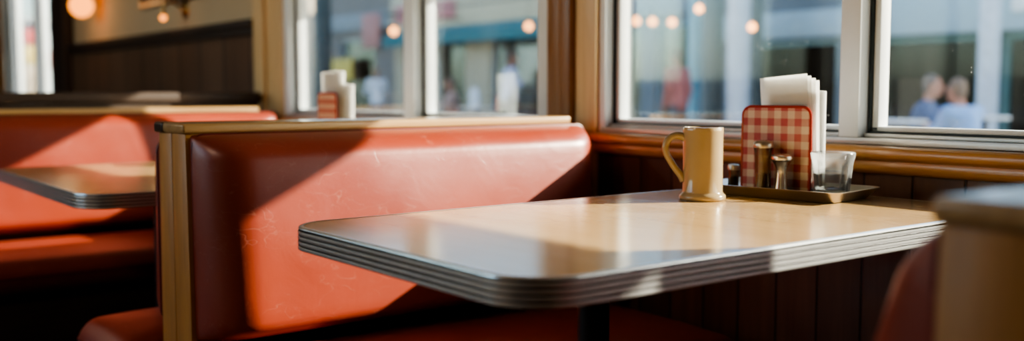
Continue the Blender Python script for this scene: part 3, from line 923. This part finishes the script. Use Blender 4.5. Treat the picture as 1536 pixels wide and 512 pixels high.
building('cream shop with teal canopy and pink sign board', -22.6, -15.6, FY, (.70,.60,.42), 4.3, (.78,.68,.47), 2.55, .9,
         [(-22.0,-19.4,.35,2.35), (-18.4,-16.2,.1,2.35)], canopy=((.05,.20,.22), -22.4, -15.7, 2.16, .22, .5),
         sign=[(-22.3,-19.6,2.75,3.2,(.62,.24,.24))])
building('blue grey shopfront behind the pedestrian in red', -15.6, -11.65, FY, (.24,.30,.34), 4.3, (.30,.37,.41), 2.45, .6,
         [(-15.2,-13.6,.3,2.3), (-13.2,-12.2,.1,2.3)], frame_col=(.20,.36,.44))
building('slate shopfront with pale blue sign band', -11.65, -8.95, FY, (.20,.24,.27), 4.3, (.44,.57,.63), 1.90, .42,
         [(-11.0,-9.3,.3,1.86)], frame_col=(.25,.42,.45))
building('café front with pale blue fascia behind the seated couple', -8.95, -2.0, FY, (.075,.145,.15), 4.3, (.42,.55,.60), 1.86, .8,
         [(-8.85,-7.05,.2,1.83), (-6.75,-4.6,.2,1.83), (-4.2,-2.6,.2,1.83)], frame_col=(.10,.22,.22), sign=[(-6.55,-6.1,2.1,2.5,(.85,.85,.82))])

def pole(name, label, x, y, r, h, m):
    root = thing(name, label, 'post', (x, y, GZ))
    bm = new_bm(); tube(bm, [(0,0,.02),(0,0,h)], r, 20); obj('shaft', bm, m, root)
    bm = new_bm(); lathe(bm, [(0,0),(r*1.9,0),(r*1.9,.03),(r*1.3,.06),(r*1.02,.10)], 24); obj('foot', bm, m, root)
    bm = new_bm(); lathe(bm, [(r*1.01,h-.02),(r*1.25,h-.01),(r*1.2,h+.03),(0,h+.06)], 24); obj('cap', bm, m, root)
    return root
M['pale_post'] = plain('pale_blue_post', (.55,.60,.66), .5)
M['beige_post'] = plain('beige_post', (.66,.56,.42), .6)
M['dark_post'] = plain('dark_green_post', (.05,.075,.08), .5)
def at_u(u, y):
    a = math.radians(52.486) - math.atan((u-768)/1500)
    return -math.tan(a)*y
pole('street_post', 'pale blue grey post beside the seated couple', at_u(1479,11.5), 11.5, .12, 3.4, M['pale_post'])
pole('street_post', 'pale grey post outside, behind the napkins', at_u(1106,11.9), 11.9, .17, 3.6, M['pale_post'])
pole('street_post', 'dark green post next to the pale post outside', at_u(1068,12.3), 12.3, .16, 3.6, M['dark_post'])
pole('street_post', 'dark post behind the white mullion, outside', at_u(1130,12.6), 12.6, .12, 3.6, M['dark_post'])
pole('street_post', 'beige post outside the left edge of the far window', at_u(462,10.6), 10.6, .17, 3.6, M['beige_post'])
pole('street_post', 'dark grey post outside beside the beige post', at_u(487,11.8), 11.8, .22, 3.6, M['dark_post'])
pole('street_post', 'teal blue post beside the pedestrian in red', at_u(1040,13.0), 13.0, .11, 3.6, plain('teal_paint', (.13,.36,.46), .5))

# hanging bulbs under the canopies across the street
M['bulb'] = emit('warm_bulb', (1.0,.36,.09), 6.5)
def hang_bulb(label, u, v, y):
    x = at_u(u, y); depth = -x*math.sin(math.radians(52.486)) + y*math.cos(math.radians(52.486))
    z = .95 + (137-v)/1500*depth*1.0
    root = thing('hanging_bulb', label, 'bulb', (x, y, z), 0)
    r = .0034*depth
    bm = new_bm(); lathe(bm, [(0,-r)] + [(r*math.cos(a), r*math.sin(a)) for a in [(-75+18.75*i)*PI/180 for i in range(8)]] + [(.35*r,1.15*r),(0,1.15*r)], 20); obj('bulb', bm, M['bulb'], root)
    bm = new_bm(); lathe(bm, [(0,1.15*r),(.4*r,1.15*r),(.42*r,1.9*r),(.1*r,2.1*r),(0,2.1*r)], 16); obj('socket', bm, M['iron'], root)
    bm = new_bm(); tube(bm, [(0,0,2*r),(0,0,2.62-z)], .006, 6); obj('cord', bm, M['iron'], root)
    return (x, y, 2.62)
ends = []
for lab, u, v, y in (('leftmost bulb of the close trio hanging outside', 953, 33, 11.3), ('middle bulb of the close trio hanging outside', 977, 34, 11.3),
                     ('right bulb of the close trio hanging outside', 1006, 35, 11.3), ('highest glowing bulb outside, above the mug', 1046, 15, 11.3),
                     ('lone glowing bulb outside, left of the napkins', 1125, 42, 11.3), ('glowing bulb outside, left of the far window mullion', 592, 48, 11.3),
                     ('glowing bulb outside before the teal canopy', 793, 41, 11.3)):
    ends.append(hang_bulb(lab, u, v, y))
bm = new_bm(); xs_ = sorted(e[0] for e in ends)
bx(bm, xs_[0]-.5, xs_[-1]+.5, 11.285, 11.315, 2.62, 2.65); bx(bm, xs_[0]-.5, xs_[0]-.44, 11.315, FY-.13, 2.62, 2.65); bx(bm, xs_[-1]+.44, xs_[-1]+.5, 11.315, FY-.13, 2.62, 2.65)
tag(obj('lamp_rail', bm, M['iron'], None, smooth=False), 'thin rail along the shopfronts that carries the hanging bulbs', 'rail')

# low street wall with a pale coping
def lowwall(label, x0, x1, y, h, col, cap):
    root = thing('planter_wall', label, 'low wall', ((x0+x1)/2, y, GZ))
    w = (x1-x0)/2
    obj('wall_block', bx(new_bm(), -w, w, -.2, .2, .001, h-.06), plain('planter_paint', col, .8), root, smooth=False)
    obj('coping', bx(new_bm(), -w-.03, w+.03, -.24, .24, h-.06, h, .01), plain('coping_paint', cap, .8), root)
lowwall('low grey street wall with pale coping behind the mug', at_u(925,10.4), at_u(1180,10.4), 10.4, .52, (.20,.235,.27), (.55,.50,.42))
lowwall('low pinkish street wall below the man in pale shirt', at_u(640,10.4), at_u(822,10.4), 10.4, .50, (.42,.28,.25), (.50,.36,.32))

# café tables outside
def cafe_table(label, x, y, h=.74, r=.38):
    root = thing('cafe_table', label, 'table', (x, y, GZ))
    bm = new_bm(); lathe(bm, [(0,h-.03),(r-.01,h-.03),(r,h-.02),(r,h-.006),(r-.008,h),(0,h)], 40); obj('tabletop', bm, plain('white_top', (.80,.80,.78), .4), root, angle=50)
    bm = new_bm(); tube(bm, [(0,0,.04),(0,0,h-.03)], .03, 16); obj('pedestal', bm, M['iron'], root)
    bm = new_bm(); lathe(bm, [(0,0.001),(.25,.001),(.25,.02),(.04,.05),(0,.05)], 28); obj('base', bm, M['iron'], root)
def cafe_stool(label, x, y, rz):
    root = thing('cafe_stool', label, 'stool', (x, y, GZ), rz)
    m = plain('stool_paint', (.10,.09,.085), .5)
    bm = new_bm(); lathe(bm, [(0,.375),(.165,.375),(.175,.382),(.175,.394),(.165,.40),(0,.402)], 28); obj('seat', bm, m, root)
    for k in range(4):
        a = PI/4+k*PI/2
        bm = new_bm(); tube(bm, [(.12*math.cos(a), .12*math.sin(a), .376), (.17*math.cos(a), .17*math.sin(a), .002)], .013, 10); obj('leg', bm, m, root)
    bm = new_bm(); tube(bm, [(.145*math.cos(2*PI*k/24), .145*math.sin(2*PI*k/24), .18) for k in range(24)], .008, 8, closed=True); obj('foot_ring', bm, m, root)

# ---------------------------------------------------------------- people
def capsule(bm, a, b, ra, rb, seg=12):
    a, b = Vector(a), Vector(b)
    for c_, r in ((a, ra), (b, rb)):
        bmesh.ops.create_uvsphere(bm, u_segments=seg, v_segments=8, radius=r, matrix=Matrix.Translation(c_))
    if (b-a).length > 1e-5: tube(bm, [a, b], [ra, rb], seg)
def ellip(bm, c_, r):
    mt = Matrix.Translation(Vector(c_)) @ Matrix.Diagonal((*r, 1))
    bmesh.ops.create_uvsphere(bm, u_segments=20, v_segments=14, radius=1, matrix=mt)
def remeshed(name, bm, m, parent, voxel=.014, smooth=4):
    me = bpy.data.meshes.new('tmp'); bmesh.ops.recalc_face_normals(bm, faces=bm.faces); bm.to_mesh(me); bm.free()
    o = bpy.data.objects.new('tmp', me); COL.objects.link(o)
    r = o.modifiers.new('r', 'REMESH'); r.mode = 'VOXEL'; r.voxel_size = voxel
    s = o.modifiers.new('s', 'SMOOTH'); s.iterations = smooth; s.factor = .5
    dg = bpy.context.evaluated_depsgraph_get(); dg.update()
    me2 = bpy.data.meshes.new_from_object(o.evaluated_get(dg))
    bpy.data.objects.remove(o); bpy.data.meshes.remove(me)
    me2.name = name; me2.materials.clear(); me2.materials.append(m)
    for p_ in me2.polygons: p_.use_smooth = True
    q = bpy.data.objects.new(name, me2); COL.objects.link(q); q.parent = parent
    return q
SKIN = plain('skin', (.40,.19,.125), .55, var=.05)
def person(label, loc, rotz, pose, shirt, trousers, hair, scale=1.0, lean=0., arms='down', head_turn=0.):
    """faces +y in its own frame; joints laid out for a standing or a seated figure"""
    root = thing('person', label, 'person', loc, rotz); root.scale = (scale,)*3
    sit = pose == 'sit'
    hip = .50 if sit else .93
    def up(y, z):   # torso lean about the hips
        return (y*math.cos(lean) + z*math.sin(lean), hip + z*math.cos(lean) - y*math.sin(lean))
    def T(x, y, z):
        a, b = up(y, z); return Vector((x, a, b))
    J = {}
    J['pel'] = T(0,0,.02); J['waist'] = T(0,0,.18); J['chest'] = T(0,.01,.38); J['neck'] = T(0,.0,.54); J['head'] = T(0,.03,.70)
    legs, armsj = [], []
    for s in (-1, 1):
        h0 = Vector((s*.095, 0, hip))
        if sit: k0 = Vector((s*.12, .43, .50)); a0 = Vector((s*.12, .40, .09))
        else: k0 = Vector((s*.10, .03+.04*s, .50)); a0 = Vector((s*.105, -.02+.07*s, .085))
        legs.append((h0, k0, a0, a0 + Vector((0, .15, -.045))))
        sh = T(s*.185, 0, .47)
        if arms == 'table': el = sh + Vector((s*.05, .12, -.26)); wr = Vector((s*.08, el.y+.24, max(.78, el.z-.02)))
        elif arms == 'fold': el = sh + Vector((s*.07, .08, -.27)); wr = el + Vector((-s*.20, .14, .06))
        else: el = sh + Vector((s*.05, -.02, -.29)); wr = el + Vector((s*.0, .08, -.25))
        armsj.append((sh, el, wr))
    # bare body
    bm = new_bm()
    capsule(bm, J['pel'], J['waist'], .135, .125); capsule(bm, J['waist'], J['chest'], .125, .14)
    for s in (-1, 1): capsule(bm, J['pel'], J['pel']+Vector((s*.07,0,-.03)), .12, .11)
    capsule(bm, J['chest'], J['neck'], .11, .055); capsule(bm, J['neck'], J['head']+Vector((0,-.02,-.05)), .055, .055)
    hd_ = J['head']; rt = Matrix.Rotation(head_turn, 3, 'Z')
    def Hh(x, y, z): return hd_ + rt @ Vector((x, y, z))
    ellip(bm, Hh(0,-.01,.03), (.077,.095,.10)); ellip(bm, Hh(0,.03,-.055), (.055,.06,.06))
    capsule(bm, Hh(0,.085,.02), Hh(0,.108,-.015), .010, .016)
    for s in (-1, 1):
        ellip(bm, Hh(s*.078,-.01,.0), (.012,.022,.034))
        capsule(bm, Hh(s*.034,.078,.035), Hh(s*.02,.086,.034), .014, .012)
    capsule(bm, Hh(-.02,.085,-.05), Hh(.02,.085,-.05), .012, .012)
    for (sh, el, wr), s in zip(armsj, (-1, 1)):
        capsule(bm, J['chest']+Vector((s*.09,0,.06)), sh, .09, .062); capsule(bm, sh, el, .056, .044); capsule(bm, el, wr, .044, .029)
        d = (wr-el).normalized(); side = d.cross(Vector((0,0,1)))
        side = side.normalized() if side.length > .1 else Vector((0,1,0))
        pal = wr + d*.085
        for q in (-1, 0, 1): capsule(bm, wr + side*q*.012, pal + side*q*.024, .019, .016)
        nrm = d.cross(side).normalized()
        for q, L in zip((-1.5,-.5,.5,1.5), (.070,.080,.075,.058)):
            b0 = pal + side*q*.021; b1 = b0 + d*L*.55 + nrm*.006; b2 = b1 + d*L*.42 + nrm*.022
            capsule(bm, b0, b1, .0095, .009, 8); capsule(bm, b1, b2, .009, .008, 8)
        th = wr + d*.03 - side*.022; capsule(bm, th, th + d*.045 - side*.030, .012, .010, 8); capsule(bm, th + d*.045 - side*.030, th + d*.075 - side*.034, .010, .008, 8)
    for (h0, k0, a0, t0) in legs:
        capsule(bm, h0, k0, .085, .055); capsule(bm, k0, k0.lerp(a0, .35), .055, .055); capsule(bm, k0.lerp(a0, .35), a0, .055, .037); capsule(bm, a0+Vector((0,0,-.04)), t0, .036, .03)
    body = remeshed('body', bm, SKIN, root, .012, 2)
    # clothing
    bm = new_bm()
    capsule(bm, J['pel']+Vector((0,0,-.04)), J['waist'], .160, .148); capsule(bm, J['waist'], J['chest'], .148, .162); capsule(bm, J['chest'], J['neck']+Vector((0,0,-.05)), .13, .075)
    for s in (-1, 1): capsule(bm, J['pel'], J['pel']+Vector((s*.07,0,-.03)), .145, .13)
    for (sh, el, wr), s in zip(armsj, (-1, 1)):
        capsule(bm, J['chest']+Vector((s*.09,0,.06)), sh, .105, .082); capsule(bm, sh, el, .076, .062); capsule(bm, el, el.lerp(wr, .86), .062, .048)
    remeshed('shirt', bm, plain('shirt_cloth', shirt, .85, var=.08, nscale=5), root, .018, 5)
    bm = new_bm()
    capsule(bm, J['pel']+Vector((0,0,-.02)), J['pel']+Vector((0,0,.06)), .153, .145)
    for (h0, k0, a0, t0) in legs:
        capsule(bm, h0, k0, .105, .075); capsule(bm, k0, a0+Vector((0,0,.02)), .075, .060)
    remeshed('trousers', bm, plain('trouser_cloth', trousers, .85, var=.08, nscale=5), root, .018, 4)
    for (h0, k0, a0, t0) in legs:
        bm = new_bm(); capsule(bm, a0+Vector((0,-.015,-.038)), t0+Vector((0,.01,0)), .046, .040)
        for v in bm.verts: v.co.z = max(v.co.z, .0015)
        remeshed('shoe', bm, M['varnish'], root, .014, 2)
    bm = new_bm(); ellip(bm, Hh(0,-.028,.05), (.086,.092,.098)); ellip(bm, Hh(0,-.06,.0), (.074,.06,.08))
    remeshed('hair', bm, plain('hair_strands', hair, .7, var=.3, nscale=40), root, .012, 2)
    for s in (-1, 1):
        bm = new_bm(); ellip(bm, Hh(s*.032,.082,.018), (.011,.008,.008)); obj('eye', bm, M['varnish'], root)
    return root

YC = 9.75
cxm = at_u(1413, YC)
VA = math.atan2(-cxm, YC)      # bearing of the couple
person('seated person in dark blue outside, left of the couple', (at_u(1380,YC), YC, GZ), -1.15, 'sit', (.03,.08,.20), (.03,.04,.06), (.10,.08,.07), .92, .14, 'table')
person('seated person in light blue shirt outside, right of the couple', (at_u(1458,YC-.95), YC-.95, GZ), 1.25, 'sit', (.24,.38,.62), (.06,.07,.11), (.20,.14,.10), .90, .30, 'table')
cafe_stool('dark round stool under the person in dark blue', at_u(1380,YC)+.0, YC, -1.15)
cafe_stool('dark round stool under the person in light blue', at_u(1458,YC-.95), YC-.95, 1.25)
cafe_table('white round café table left of the seated couple', at_u(1338,YC-.6), YC-.6, .76, .34)
cafe_table('white round café table right of the seated couple', at_u(1476,YC+.05), YC+.05, .80, .24)
person('standing man in pale shirt outside, back turned, past the booth', (at_u(764,11.6), 11.6, GZ), -.5, 'stand', (.62,.66,.82), (.10,.11,.14), (.10,.07,.05), 1.02, .03, 'fold')
person('person in white shirt outside behind the far napkins', (at_u(566,11.3), 11.3, GZ), 1.2, 'stand', (.75,.77,.80), (.18,.19,.22), (.32,.22,.15), .90, .10, 'fold')
person('pedestrian in red top on the far pavement behind the mug', (at_u(1016,11.2), 11.2, GZ), PI/2, 'stand', (.42,.13,.12), (.06,.07,.10), (.12,.08,.06), .95, .02, 'down')
person('seated person with dark hair outside, left of the standing man', (at_u(680,11.9), 11.9, GZ), 2.6, 'sit', (.50,.32,.27), (.10,.10,.12), (.08,.06,.05), 1.0, .05, 'table')
cafe_stool('dark round stool under the dark haired person', at_u(680,11.9), 11.9, 2.6)
cafe_table('white round café table before the dark haired person', at_u(716,11.0), 11.0, .74, .36)
bm = new_bm(); lathe(bm, [(0,0),(.085,0),(.09,.01),(.09,.28),(.06,.34),(.03,.36),(.03,.40),(0,.40)], 28)
tag(obj('water_jug', bm, plain('white_jug', (.80,.82,.84), .4), None, loc=(at_u(712,10.95), 10.95, .7405+GZ)), 'white jug on the outdoor café table', 'jug')
# diner guest beyond the partition at the far left
person('diner guest in grey seated beyond the partition, far left', (-5.35, .79, 0), .25, 'sit', (.16,.15,.15), (.05,.05,.06), (.10,.08,.07), .97, .12, 'table')
st = thing('dining_chair', 'dark chair under the grey diner guest', 'chair', (-5.35, .79, 0), .25)
obj('seat', bx(new_bm(), -.22, .22, -.2, .22, .385, .408, .008), M['darkwood'], st)
for sx in (-1,1):
    for sy in (-1,1): obj('leg', tube(new_bm(), [(sx*.19,sy*.18,.386),(sx*.2,sy*.2,.002)], .016, 10), M['darkwood'], st)

# street kiosk seen through the far left window
kx, ky = -26.0, 5.4
ks = thing('street_kiosk', 'pale street kiosk with red and yellow panels, far left window', 'kiosk', (kx, ky, -.13))
obj('kiosk_body', bx(new_bm(), -1.0, 1.0, -1.6, 1.6, .002, 2.6, .03), plain('kiosk_paint', (.62,.70,.72), .6), ks)
obj('kiosk_roof', bx(new_bm(), -1.15, 1.15, -1.75, 1.75, 2.6, 2.75, .03), plain('kiosk_roof', (.45,.47,.48), .6), ks)
for (y0, y1, z0, z1, c_) in ((-.42,.0,2.15,2.5,(.62,.12,.12)), (-.32,.0,1.70,2.12,(.72,.55,.18)), (.18,.48,1.6,2.0,(.30,.07,.04)), (-.34,.05,1.05,1.66,(.62,.50,.36))):
    obj('poster', bx(new_bm(), 1.002, 1.03, y0, y1, z0, z1, .005), plain('poster_paint', c_, .6, var=.2, nscale=5), ks)

# ================================================================== light
w = bpy.data.worlds.new('world'); SC.world = w; w.use_nodes = True
nt = w.node_tree; nt.nodes.clear()
o = nt.nodes.new('ShaderNodeOutputWorld'); b = nt.nodes.new('ShaderNodeBackground'); s = nt.nodes.new('ShaderNodeTexSky')
s.sky_type = 'NISHITA'; s.sun_disc = False; s.sun_elevation = math.radians(28); s.sun_rotation = math.radians(30); s.altitude = 50; s.air_density = 1.0; s.dust_density = 1.5
b.inputs[1].default_value = .32
nt.links.new(s.outputs[0], b.inputs[0]); nt.links.new(b.outputs[0], o.inputs[0])
sd = bpy.data.lights.new('sun', 'SUN'); sd.energy = 10.5; sd.color = (1.0,.86,.68); sd.angle = math.radians(.55)
so = bpy.data.objects.new('sun', sd); COL.objects.link(so)
so.rotation_euler = Vector((-.53,-1.0,-.50)).to_track_quat('-Z','Y').to_euler()
so.location = (3, 6, 5)

SC.view_settings.view_transform = 'AgX'
SC.view_settings.look = 'AgX - Medium High Contrast'
SC.view_settings.exposure = 1.02
SC.cycles.use_denoising = True
SC.cycles.max_bounces = 10; SC.cycles.transparent_max_bounces = 24
SC.cycles.sample_clamp_indirect = 6
SC.cycles.caustics_reflective = False; SC.cycles.caustics_refractive = False
